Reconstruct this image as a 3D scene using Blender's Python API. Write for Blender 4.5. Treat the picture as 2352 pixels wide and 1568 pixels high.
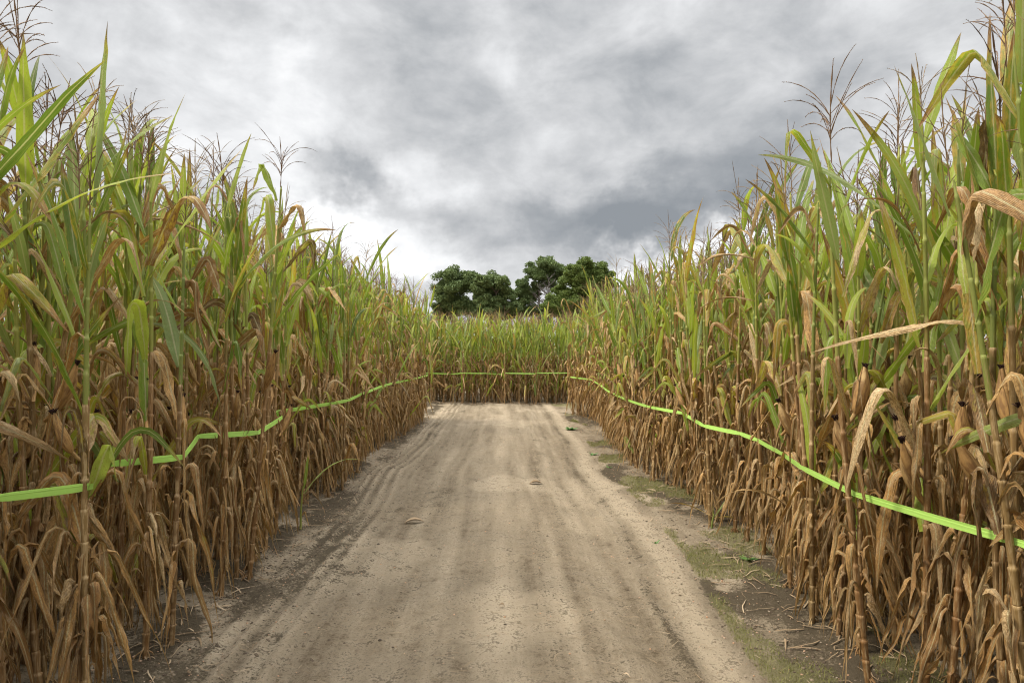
import bpy, math, random
import numpy as np
from mathutils import Vector, Matrix, Euler

R = math.radians
sc = bpy.context.scene
for o in list(bpy.data.objects):
    bpy.data.objects.remove(o)

# ------------------------------------------------------------------ camera
EYE = 1.5
cam_d = bpy.data.cameras.new('camera')
cam_d.lens = 24.0
cam_d.sensor_width = 36.0
cam_d.clip_start = 0.05
cam_d.clip_end = 4000
cam = bpy.data.objects.new('camera', cam_d)
sc.collection.objects.link(cam)
cam.location = (0, 0, EYE)
cam.rotation_euler = (R(90.58), 0, R(-0.95))
sc.camera = cam
sc.render.resolution_x = 1024
sc.render.resolution_y = 682
sc.render.engine = 'CYCLES'
sc.cycles.filter_width = 1.1

# ------------------------------------------------------------------ colour management
sc.view_settings.view_transform = 'Standard'
sc.view_settings.look = 'None'
sc.view_settings.exposure = 1.52
sc.view_settings.gamma = 1.0

SUN_EL, SUN_AZ = 52.0, -92.0          # azimuth measured from +Y towards +X


# ------------------------------------------------------------------ node helper
class NT:
    def __init__(s, tree):
        s.t = tree; s.n = tree.nodes; s.l = tree.links

    def node(s, typ, **kw):
        n = s.n.new(typ)
        for k, v in kw.items():
            setattr(n, k, v)
        return n

    def put(s, sock, v):
        if isinstance(v, (int, float)):
            sock.default_value = v
        elif isinstance(v, (tuple, list)):
            if len(v) == 3 and sock.type == 'RGBA':
                v = (*v, 1)
            sock.default_value = v
        else:
            s.l.new(v, sock)

    def m(s, op, a, b=0.0, c=None, clamp=False):
        n = s.node('ShaderNodeMath', operation=op, use_clamp=clamp)
        s.put(n.inputs[0], a); s.put(n.inputs[1], b)
        if c is not None: s.put(n.inputs[2], c)
        return n.outputs[0]

    def mix(s, f, a, b, mode='MIX'):
        n = s.node('ShaderNodeMix', data_type='RGBA', blend_type=mode)
        s.put(n.inputs[0], f); s.put(n.inputs[6], a); s.put(n.inputs[7], b)
        return n.outputs[2]

    def noise(s, vec, scale, detail=3, rough=.5, dist=0.0, lac=2.0):
        n = s.node('ShaderNodeTexNoise', noise_dimensions='3D')
        if vec is not None: s.l.new(vec, n.inputs['Vector'])
        n.inputs['Scale'].default_value = scale
        n.inputs['Detail'].default_value = detail
        n.inputs['Roughness'].default_value = rough
        n.inputs['Distortion'].default_value = dist
        n.inputs['Lacunarity'].default_value = lac
        return n.outputs['Fac']

    def ramp(s, f, stops, interp='LINEAR'):
        n = s.node('ShaderNodeValToRGB')
        cr = n.color_ramp; cr.interpolation = interp
        while len(cr.elements) < len(stops): cr.elements.new(0.5)
        for e, (p, c) in zip(cr.elements, stops):
            e.position = p
            e.color = (*c, 1) if not isinstance(c, float) else (c, c, c, 1)
        s.put(n.inputs[0], f)
        return n.outputs[0]

    def sstep(s, v, a, b):
        n = s.node('ShaderNodeMapRange', interpolation_type='SMOOTHSTEP')
        s.put(n.inputs[0], v)
        n.inputs[1].default_value = a; n.inputs[2].default_value = b
        n.inputs[3].default_value = 0; n.inputs[4].default_value = 1
        return n.outputs[0]

    def comb(s, x, y, z):
        n = s.node('ShaderNodeCombineXYZ')
        s.put(n.inputs[0], x); s.put(n.inputs[1], y); s.put(n.inputs[2], z)
        return n.outputs[0]

    def sep(s, v):
        n = s.node('ShaderNodeSeparateXYZ'); s.l.new(v, n.inputs[0])
        return n.outputs

    def attr(s, name):
        return s.node('ShaderNodeAttribute', attribute_name=name)


# ------------------------------------------------------------------ sky
def build_world():
    w = bpy.data.worlds.new('World')
    sc.world = w
    w.use_nodes = True
    t = NT(w.node_tree)
    for n in list(t.n): t.n.remove(n)
    out = t.node('ShaderNodeOutputWorld')
    bg = t.node('ShaderNodeBackground')
    bg.inputs['Strength'].default_value = 0.1
    sky = t.node('ShaderNodeTexSky', sky_type='NISHITA')
    sky.sun_disc = False
    sky.sun_elevation = R(SUN_EL); sky.sun_rotation = R(SUN_AZ)
    sky.air_density = 1.0; sky.dust_density = 2.0
    co = t.node('ShaderNodeTexCoord').outputs['Generated']
    x, y, z = t.sep(co)
    az = t.m('ARCTAN2', x, y)
    zc = t.m('MAXIMUM', z, 0.0)
    el = t.m('ARCSINE', z)
    # cloud-deck coordinates: a layer overhead, so clouds flatten towards the horizon
    k = t.m('DIVIDE', 1.0, t.m('ADD', zc, 0.16))
    px = t.m('MULTIPLY', x, k); py = t.m('MULTIPLY', y, k)
    P = t.comb(px, py, 0.37)
    n1 = t.noise(P, 1.15, 7, .52, .35)
    n2 = t.noise(t.comb(t.m('ADD', px, 7.3), py, 2.2), 3.0, 8, .55, .25)
    n3 = t.noise(t.comb(az, t.m('MULTIPLY', el, 1.7), 3.1), 6.5, 8, .56, .3)
    n4 = t.noise(t.comb(az, t.m('MULTIPLY', el, 1.5), 8.1), 19, 6, .58, .2)
    wu = t.m('MULTIPLY', t.m('SUBTRACT', t.noise(t.comb(az, el, 5.0), 7.0, 5, .6), .5), 0.20)
    wv = t.m('MULTIPLY', t.m('SUBTRACT', t.noise(t.comb(az, el, 9.0), 7.0, 5, .6), .5), 0.16)
    ua = t.m('ADD', az, wu); va = t.m('ADD', el, wv)
    lum = None
    for (bx, by, sx, sy, amp, rot) in BLOBS:
        a = math.atan((bx - 1150) / 1568)
        e = math.atan((800 - by) / 1568 * math.cos(a))
        du = t.m('SUBTRACT', ua, a); dv = t.m('SUBTRACT', va, e)
        c, s_ = math.cos(rot), math.sin(rot)
        r1 = t.m('MULTIPLY', t.m('ADD', t.m('MULTIPLY', du, c), t.m('MULTIPLY', dv, s_)), 1568 / sx)
        r2 = t.m('MULTIPLY', t.m('SUBTRACT', t.m('MULTIPLY', dv, c), t.m('MULTIPLY', du, s_)), 1568 / sy)
        d2 = t.m('ADD', t.m('MULTIPLY', r1, r1), t.m('MULTIPLY', r2, r2))
        g = t.m('MULTIPLY', t.m('EXPONENT', t.m('MULTIPLY', d2, -1.0)), amp)
        lum = g if lum is None else t.m('ADD', lum, g)
    nn = t.m('ADD', t.m('MULTIPLY', t.m('SUBTRACT', n1, .5), 0.34),
             t.m('ADD', t.m('MULTIPLY', t.m('SUBTRACT', n2, .5), 0.24), t.m('MULTIPLY', t.m('ADD', t.m('MULTIPLY', t.m('SUBTRACT', n3, .5), 1.4), t.m('MULTIPLY', t.m('SUBTRACT', n4, .5), .42)), 0.66)))
    L = t.m('ADD', t.m('ADD', lum, nn), 0.525)
    # denser cloud is darker and bluer; thin cloud goes to white
    col = t.ramp(L, [(0.0, (.255, .278, .305)), (.25, (.360, .378, .400)), (.5, (.555, .565, .580)),
                     (.72, (.74, .75, .765)), (1.0, (.97, .975, .98))])
    # an overcast sky is several times brighter overhead than at the horizon
    up = t.m('ADD', 1.0, t.m('MULTIPLY', t.sstep(z, .48, 1.0), ZENITH))
    sc_ = t.node('ShaderNodeVectorMath', operation='SCALE')
    t.l.new(col, sc_.inputs[0]); t.l.new(t.m('MULTIPLY', up, 10.0 * SKYB), sc_.inputs['Scale'])
    cover = t.m('SUBTRACT', 1.0, t.m('MULTIPLY', t.sstep(L, .8, 1.1), .08))
    c2 = t.mix(cover, sky.outputs[0], sc_.outputs[0])
    t.l.new(c2, bg.inputs['Color'])
    t.l.new(bg.outputs[0], out.inputs['Surface'])


SKYB = 0.405
ZENITH = 5.9
# (centre x, centre y in the 2352 px frame -> turned into a direction), size, strength, tilt
BLOBS = [
    (250, 250, 420, 330, .08, 0), (615, 130, 80, 90, .18, 0), (700, 330, 100, 190, .18, .5), (780, 560, 190, 100, .58, 0),
    (940, 400, 130, 60, .26, .2), (800, 425, 95, 48, -.62, -.3), (985, 480, 100, 40, -.2, 0),
    (1160, 190, 110, 60, .20, -.3), (1000, 30, 260, 90, -.12, 0), (1500, 200, 520, 200, -.10, 0), (1350, 360, 160, 60, .12, 0),
    (1470, 505, 280, 60, -.46, 0), (1650, 420, 260, 80, -.22, .25), (1600, 602, 200, 50, 1.0, .15), (1150, 560, 150, 45, -.12, 0),
    (2200, 120, 360, 160, .06, 0), (960, 620, 120, 40, .3, 0), (1900, 300, 300, 130, -.14, 0), (2250, 420, 260, 160, .12, 0),
]
build_world()

sun_d = bpy.data.lights.new('sun', 'SUN')
sun_d.energy = 1.5
sun_d.angle = R(11)
sun_d.color = (1.0, 0.92, 0.78)
sun = bpy.data.objects.new('sun', sun_d)
sc.collection.objects.link(sun)
ce = math.cos(R(SUN_EL))
sdir = Vector((math.sin(R(SUN_AZ)) * ce, math.cos(R(SUN_AZ)) * ce, math.sin(R(SUN_EL))))
sun.rotation_euler = sdir.to_track_quat('Z', 'Y').to_euler()
sun.location = (-6, 8, 12)

# ------------------------------------------------------------------ materials
def new_mat(name):
    m = bpy.data.materials.new(name); m.use_nodes = True
    t = NT(m.node_tree)
    for n in list(t.n): t.n.remove(n)
    return m, t


def finish(t, col, rough=.6, spec=.3, trans=0.0, tcol=None, bump=None, bstr=.3, bdist=.002):
    out = t.node('ShaderNodeOutputMaterial')
    p = t.node('ShaderNodeBsdfPrincipled')
    t.put(p.inputs['Base Color'], col); t.put(p.inputs['Roughness'], rough)
    p.inputs['Specular IOR Level'].default_value = spec
    if bump is not None:
        b = t.node('ShaderNodeBump')
        b.inputs['Strength'].default_value = bstr; b.inputs['Distance'].default_value = bdist
        t.l.new(bump, b.inputs['Height']); t.l.new(b.outputs[0], p.inputs['Normal'])
    if trans > 0:
        tr = t.node('ShaderNodeBsdfTranslucent'); t.put(tr.inputs[0], tcol if tcol is not None else col)
        mx = t.node('ShaderNodeMixShader'); mx.inputs[0].default_value = trans
        t.l.new(p.outputs[0], mx.inputs[1]); t.l.new(tr.outputs[0], mx.inputs[2])
        t.l.new(mx.outputs[0], out.inputs[0])
    else:
        t.l.new(p.outputs[0], out.inputs[0])


def mat_leaf():
    m, t = new_mat('corn_leaf')
    u, v, dry = t.sep(t.attr('uvd').outputs['Vector'])
    rb = t.attr('rnd').outputs['Fac']
    ob = t.node('ShaderNodeObjectInfo').outputs['Random']
    rnd = t.m('FRACT', t.m('ADD', rb, ob))
    rnd2 = t.m('FRACT', t.m('MULTIPLY', rnd, 7.31))
    rnd3 = t.m('FRACT', t.m('MULTIPLY', rnd, 13.77))
    vec = t.comb(t.m('MULTIPLY', u, .45), t.m('MULTIPLY', v, 5.0), t.m('MULTIPLY', rnd, 60))
    n1 = t.noise(vec, 2.2, 4, .6)
    n2 = t.noise(t.comb(t.m('MULTIPLY', u, 1.4), t.m('MULTIPLY', v, 14), t.m('MULTIPLY', rnd, 90)), 3.2, 4, .65)
    streak = t.noise(t.comb(t.m('MULTIPLY', u, 9), t.m('MULTIPLY', v, 1.4), rnd), 2.2, 2, .5)
    au = t.m('ABSOLUTE', u)
    edge = t.m('MULTIPLY', t.m('POWER', au, 4.0), .16)
    f = t.m('ADD', t.m('ADD', dry, edge), t.m('MULTIPLY', t.m('SUBTRACT', n1, .5), .75))
    f = t.m('ADD', f, t.m('MULTIPLY', t.m('SUBTRACT', n2, .5), .30))
    f = t.m('ADD', f, t.m('MULTIPLY', t.m('SUBTRACT', rnd3, .5), .34), clamp=True)
    g1 = t.ramp(rnd2, [(0, (.090, .160, .016)), (.2, (.180, .280, .022)), (.45, (.290, .400, .034)),
                       (.75, (.420, .500, .060)), (.9, (.300, .380, .120)), (1, (.160, .240, .070))])
    yel = t.ramp(rnd3, [(0, (.36, .36, .045)), (.6, (.46, .38, .05)), (1, (.48, .28, .04))])
    dr = t.ramp(rnd2, [(0, (.22, .092, .022)), (.18, (.46, .225, .060)), (.38, (.62, .375, .145)), (.52, (.34, .160, .048)),
                       (.70, (.70, .50, .27)), (.85, (.54, .300, .100)), (.95, (.16, .075, .028)), (1, (.10, .050, .020))])
    dr = t.mix(t.m('MULTIPLY', t.sstep(n2, .45, .62), .65), dr, (.115, .058, .026))
    dr = t.mix(t.m('MULTIPLY', t.sstep(n1, .52, .66), .45), dr, (.62, .47, .30))
    col = t.mix(t.sstep(f, .26, .48), g1, yel)
    col = t.mix(t.sstep(f, .46, .62), col, dr)
    # streaks along the veins, the pale midrib and small rust specks
    col = t.mix(t.m('MULTIPLY', t.sstep(streak, .35, .75), .22), col, (.45, .42, .20))
    rib = t.m('SUBTRACT', 1.0, t.sstep(au, .05, .16))
    col = t.mix(t.m('MULTIPLY', rib, .6), col, (.55, .52, .30))
    sp = t.noise(t.comb(t.m('MULTIPLY', u, 3), t.m('MULTIPLY', v, 34), t.m('MULTIPLY', rnd, 40)), 3.0, 3, .6)
    spf = t.m('MULTIPLY', t.sstep(t.m('ADD', sp, t.m('MULTIPLY', dry, .14)), .60, .70), .6)
    col = t.mix(spf, col, (.30, .17, .05))
    vein = t.m('SINE', t.m('MULTIPLY', u, 42))
    h = t.m('ADD', t.m('MULTIPLY', vein, .35), t.m('MULTIPLY', n2, 3.0))
    out = t.node('ShaderNodeOutputMaterial')
    p = t.node('ShaderNodeBsdfPrincipled')
    t.put(p.inputs['Base Color'], col)
    t.put(p.inputs['Roughness'], t.m('ADD', .46, t.m('MULTIPLY', t.sstep(f, .4, .6), .26)))
    p.inputs['Specular IOR Level'].default_value = .42
    b = t.node('ShaderNodeBump'); b.inputs['Strength'].default_value = .7; b.inputs['Distance'].default_value = .003
    t.l.new(h, b.inputs['Height']); t.l.new(b.outputs[0], p.inputs['Normal'])
    tr = t.node('ShaderNodeBsdfTranslucent')
    t.put(tr.inputs[0], t.mix(.35, col, (.50, .52, .06), 'OVERLAY'))
    mx = t.node('ShaderNodeMixShader')
    t.put(mx.inputs[0], t.m('SUBTRACT', .40, t.m('MULTIPLY', t.sstep(f, .4, .6), .22)))
    t.l.new(p.outputs[0], mx.inputs[1]); t.l.new(tr.outputs[0], mx.inputs[2])
    t.l.new(mx.outputs[0], out.inputs[0])
    return m


def mat_stalk():
    m, t = new_mat('corn_stalk')
    u, v, dry = t.sep(t.attr('uvd').outputs['Vector'])
    rnd = t.m('FRACT', t.m('ADD', t.attr('rnd').outputs['Fac'], t.node('ShaderNodeObjectInfo').outputs['Random']))
    vec = t.comb(t.m('MULTIPLY', u, 1.5), t.m('MULTIPLY', v, 7), t.m('MULTIPLY', rnd, 50))
    n = t.noise(vec, 2.0, 5, .65)
    s = t.noise(t.comb(t.m('MULTIPLY', u, 6), t.m('MULTIPLY', v, 1.2), rnd), 3.0, 3, .5)
    f = t.m('ADD', dry, t.m('MULTIPLY', t.m('SUBTRACT', n, .5), .6), clamp=True)
    g = t.ramp(rnd, [(0, (.20, .24, .05)), (.5, (.30, .30, .06)), (1, (.13, .18, .04))])
    d = t.ramp(rnd, [(0, (.24, .13, .045)), (.35, (.19, .095, .032)), (.6, (.32, .19, .075)), (.8, (.22, .14, .05)), (1, (.14, .07, .028))])
    d = t.mix(t.m('MULTIPLY', t.sstep(n, .45, .62), .6), d, (.50, .36, .19))
    col = t.mix(t.sstep(f, .35, .6), g, d)
    col = t.mix(t.m('MULTIPLY', t.sstep(s, .45, .7), .4), col, (.14, .08, .04))
    finish(t, col, .6, .3, bump=s, bstr=.5)
    return m


def simple_leafy(name, stops, rough=.6, spec=.3, trans=.0, scale=8, dark=None):
    m, t = new_mat(name)
    rnd = t.m('FRACT', t.m('ADD', t.attr('rnd').outputs['Fac'], t.node('ShaderNodeObjectInfo').outputs['Random']))
    co = t.node('ShaderNodeTexCoord').outputs['Object']
    n = t.noise(co, scale, 4, .6)
    col = t.ramp(t.m('ADD', t.m('MULTIPLY', rnd, .6), t.m('MULTIPLY', n, .4)), stops)
    if dark: col = t.mix(t.m('MULTIPLY', t.sstep(n, .45, .7), .5), col, dark)
    finish(t, col, rough, spec, trans, bump=n, bstr=.3)
    return m


M = {}
M['leaf'] = mat_leaf()
M['stalk'] = mat_stalk()
M['tassel'] = simple_leafy('tassel_straw', [(0, (.09, .055, .04)), (.5, (.24, .15, .09)), (1, (.38, .29, .15))], .8, .1, .12, 20)
M['silk'] = simple_leafy('dried_silk', [(0, (.018, .010, .009)), (1, (.05, .025, .02))], .9, .1, 0, 60)
M['twig'] = simple_leafy('dry_twig', [(0, (.10, .065, .04)), (.5, (.24, .17, .10)), (1, (.42, .33, .22))], .85, .1, 0, 30)
M['weed'] = simple_leafy('weed_leaf', [(0, (.05, .13, .03)), (1, (.12, .24, .05))], .5, .4, .25, 20)
M['moss'] = simple_leafy('verge_grass', [(0, (.11, .10, .03)), (.4, (.17, .18, .045)), (.8, (.24, .21, .09)), (1, (.30, .26, .13))], .8, .2, .2, 5)
M['pebble'] = simple_leafy('pebble', [(0, (.14, .11, .08)), (.4, (.26, .21, .15)), (.7, (.36, .20, .11)), (1, (.46, .41, .33))], .8, .2, 0, 40)
M['clod'] = simple_leafy('soil_crumb', [(0, (.035, .026, .018)), (.6, (.10, .075, .052)), (1, (.27, .21, .145))], .95, .05, 0, 60)
M['pine'] = simple_leafy('pine_needles', [(0, (.075, .115, .040)), (.5, (.125, .175, .060)), (1, (.22, .27, .095))], .6, .25, .2, .6)
M['broad'] = simple_leafy('oak_leaves', [(0, (.070, .110, .028)), (.5, (.125, .175, .040)), (1, (.21, .26, .065))], .6, .25, .25, .6)
M['bark'] = simple_leafy('bark', [(0, (.08, .06, .045)), (1, (.20, .16, .125))], .9, .1, 0, 3)
M['deadwood'] = simple_leafy('dead_wood', [(0, (.10, .092, .082)), (1, (.20, .18, .16))], .9, .1, 0, 3)


def mat_husk():
    m, t = new_mat('husk')
    u, v, dry = t.sep(t.attr('uvd').outputs['Vector'])
    rnd = t.m('FRACT', t.m('ADD', t.attr('rnd').outputs['Fac'], t.node('ShaderNodeObjectInfo').outputs['Random']))
    st = t.noise(t.comb(t.m('MULTIPLY', u, 10), t.m('MULTIPLY', v, 4), t.m('MULTIPLY', rnd, 9)), 2.2, 4, .6)
    n = t.noise(t.comb(u, t.m('MULTIPLY', v, 9), t.m('MULTIPLY', rnd, 30)), 2.0, 4, .6)
    col = t.ramp(rnd, [(0, (.52, .31, .12)), (.5, (.42, .24, .08)), (1, (.56, .38, .17))])
    col = t.mix(t.m('MULTIPLY', t.sstep(n, .42, .62), .75), col, (.20, .10, .04))
    col = t.mix(t.m('MULTIPLY', t.sstep(st, .5, .75), .35), col, (.55, .42, .22))
    finish(t, col, .6, .3, .1, bump=st, bstr=.6)
    return m


M['husk'] = mat_husk()


def mat_tape():
    m, t = new_mat('green_tape')
    u, v, dry = t.sep(t.attr('uvd').outputs['Vector'])
    n = t.noise(t.comb(u, t.m('MULTIPLY', v, 2), 0.0), 4, 4, .6)
    col = t.mix(n, (.46, .72, .15), (.56, .82, .21))
    h = t.noise(t.comb(t.m('MULTIPLY', u, 2.5), t.m('MULTIPLY', v, 1.5), 1.0), 3, 3, .5)
    finish(t, col, .5, .25, .30, tcol=(.55, .90, .12), bump=h, bstr=.5, bdist=.004)
    return m


M['tape'] = mat_tape()


def mat_ground():
    m, t = new_mat('sandy_soil')
    co = t.node('ShaderNodeTexCoord').outputs['Object']
    a = t.attr('soil').outputs['Vector']
    dark, moss, light = t.sep(a)
    x, y, z = t.sep(co)
    st = t.comb(t.m('MULTIPLY', x, 2.6), t.m('MULTIPLY', y, .16), 0.0)
    big = t.noise(st, 2.3, 5, .6)
    mid = t.noise(co, 9, 6, .68)
    fine = t.noise(co, 60, 5, .7)
    gr = t.noise(co, 260, 3, .7)
    base = t.ramp(t.m('ADD', t.m('MULTIPLY', big, .30), t.m('ADD', t.m('MULTIPLY', mid, .38), t.m('MULTIPLY', fine, .32))),
                  [(.40, (.095, .071, .044)), (.46, (.160, .124, .081)), (.52, (.235, .187, .127)), (.60, (.330, .272, .190))])
    base = t.mix(t.m('MULTIPLY', light, .7), base, (.385, .312, .215))
    # trodden-in crumbs
    c = t.sstep(t.m('ADD', mid, t.m('MULTIPLY', t.m('SUBTRACT', fine, .5), 1.6)), .50, .70)
    base = t.mix(t.m('MULTIPLY', c, .7), base, (.085, .064, .041))
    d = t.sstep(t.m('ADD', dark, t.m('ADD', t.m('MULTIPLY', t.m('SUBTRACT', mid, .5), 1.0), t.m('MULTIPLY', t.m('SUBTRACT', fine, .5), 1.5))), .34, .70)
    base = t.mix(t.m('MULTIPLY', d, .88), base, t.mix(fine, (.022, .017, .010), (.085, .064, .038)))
    g = t.sstep(t.m('ADD', moss, t.m('ADD', t.m('MULTIPLY', t.m('SUBTRACT', mid, .5), 1.0), t.m('MULTIPLY', t.m('SUBTRACT', fine, .5), .6))), .42, .66)
    base = t.mix(t.m('MULTIPLY', g, .75), base, t.mix(gr, (.085, .075, .035), (.19, .175, .075)))
    base = t.mix(t.m('MULTIPLY', t.sstep(gr, .60, .72), .4), base, (.42, .35, .26))
    base = t.mix(t.m('MULTIPLY', t.sstep(gr, .30, .40), .35), (.10, .08, .06), base) if False else base
    h = t.m('ADD', t.m('ADD', t.m('MULTIPLY', fine, 1.0), t.m('MULTIPLY', gr, .45)), t.m('MULTIPLY', mid, 1.2))
    finish(t, base, .95, .1, bump=h, bstr=1.0, bdist=.016)
    return m


M['ground'] = mat_ground()

# ------------------------------------------------------------------ geometry helpers
COL = sc.collection


class G:
    def __init__(s):
        s.V = []; s.Q = []; s.A = []; s.R = []; s.n = 0

    def add(s, V, Q, A, rnd=0.0):
        V = np.asarray(V, np.float32); Q = np.asarray(Q, np.int32); A = np.asarray(A, np.float32)
        s.V.append(V); s.Q.append(Q + s.n); s.A.append(A)
        s.R.append(np.full(len(V), rnd, np.float32) if np.isscalar(rnd) else np.asarray(rnd, np.float32))
        s.n += len(V)

    def arr(s):
        return (np.concatenate(s.V), np.concatenate(s.Q), np.concatenate(s.A), np.concatenate(s.R))

    def mesh(s, name, mat, smooth=True):
        V, Q, A, Rr = s.arr()
        return mk_mesh(name, V, Q, mat, A, Rr, smooth)


def mk_mesh(name, V, Q, mats, A=None, Rr=None, smooth=True, aname='uvd'):
    me = bpy.data.meshes.new(name)
    V = np.ascontiguousarray(V, np.float32); Q = np.ascontiguousarray(Q, np.int32)
    me.vertices.add(len(V)); me.vertices.foreach_set('co', V.ravel())
    me.loops.add(Q.size); me.loops.foreach_set('vertex_index', Q.ravel())
    me.polygons.add(len(Q))
    me.polygons.foreach_set('loop_start', np.arange(0, Q.size, Q.shape[1], dtype=np.int32))
    me.polygons.foreach_set('loop_total', np.full(len(Q), Q.shape[1], np.int32))
    me.polygons.foreach_set('use_smooth', np.full(len(Q), smooth, bool))
    if A is not None:
        at = me.attributes.new(aname, 'FLOAT_VECTOR', 'POINT'); at.data.foreach_set('vector', np.ascontiguousarray(A, np.float32).ravel())
    if Rr is not None:
        at = me.attributes.new('rnd', 'FLOAT', 'POINT'); at.data.foreach_set('value', np.ascontiguousarray(Rr, np.float32))
    me.materials.append(mats)
    me.update(calc_edges=True)
    return me


def part(name, me, parent=None, loc=(0, 0, 0), rot=(0, 0, 0), scale=(1, 1, 1)):
    o = bpy.data.objects.new(name, me)
    COL.objects.link(o)
    if parent is not None: o.parent = parent
    o.location = loc; o.rotation_euler = rot; o.scale = scale
    return o


def tag(o, label=None, cat=None, group=None, kind=None):
    if label: o['label'] = label
    if cat: o['category'] = cat
    if group: o['group'] = group
    if kind: o['kind'] = kind
    return o


def empty(name, loc, rot=(0, 0, 0), scale=(1, 1, 1)):
    o = bpy.data.objects.new(name, None)
    o.empty_display_size = .1
    COL.objects.link(o)
    o.location = loc; o.rotation_euler = rot; o.scale = scale
    return o


def grid_quads(n, m):
    i = np.arange(n)[:, None] * (m + 1) + np.arange(m)[None, :]
    i = i.ravel()
    return np.stack([i, i + 1, i + m + 2, i + m + 1], 1)


def smooth01(x):
    x = np.clip(x, 0, 1); return x * x * (3 - 2 * x)


def wobble(s, rng, k=3, amp=1.0):
    y = np.zeros_like(s)
    for i in range(1, k + 1):
        y += rng.uniform(-1, 1) / i * np.sin(s * math.pi * 2 * i * rng.uniform(.6, 1.3) + rng.uniform(0, 6.28))
    return y * amp


def tube(P, r, sides=5, dry=0.0, capscale=None):
    """tube along points P with radii r; returns V,Q,A"""
    P = np.asarray(P, float); n = len(P)
    r = np.broadcast_to(np.asarray(r, float), (n,))
    T = np.gradient(P, axis=0); T /= np.linalg.norm(T, axis=1)[:, None] + 1e-9
    up = np.array([0.0, 1.0, 0.0]) if abs(T[0][1]) < .8 else np.array([1.0, 0, 0])
    N = np.cross(T, up); N /= np.linalg.norm(N, axis=1)[:, None] + 1e-9
    B = np.cross(T, N)
    a = np.linspace(0, 2 * math.pi, sides, endpoint=False)
    V = P[:, None, :] + r[:, None, None] * (np.cos(a)[None, :, None] * N[:, None, :] + np.sin(a)[None, :, None] * B[:, None, :])
    V = V.reshape(-1, 3)
    Q = []
    for i in range(n - 1):
        for j in range(sides):
            k = (j + 1) % sides
            Q.append((i * sides + j, i * sides + k, (i + 1) * sides + k, (i + 1) * sides + j))
    L = np.concatenate([[0], np.cumsum(np.linalg.norm(np.diff(P, axis=0), axis=1))])
    A = np.zeros((len(V), 3)); A[:, 0] = np.tile(np.cos(a), n); A[:, 1] = np.repeat(L, sides)
    A[:, 2] = np.repeat(np.broadcast_to(dry, (n,)), sides)
    return V, np.array(Q), A


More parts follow.
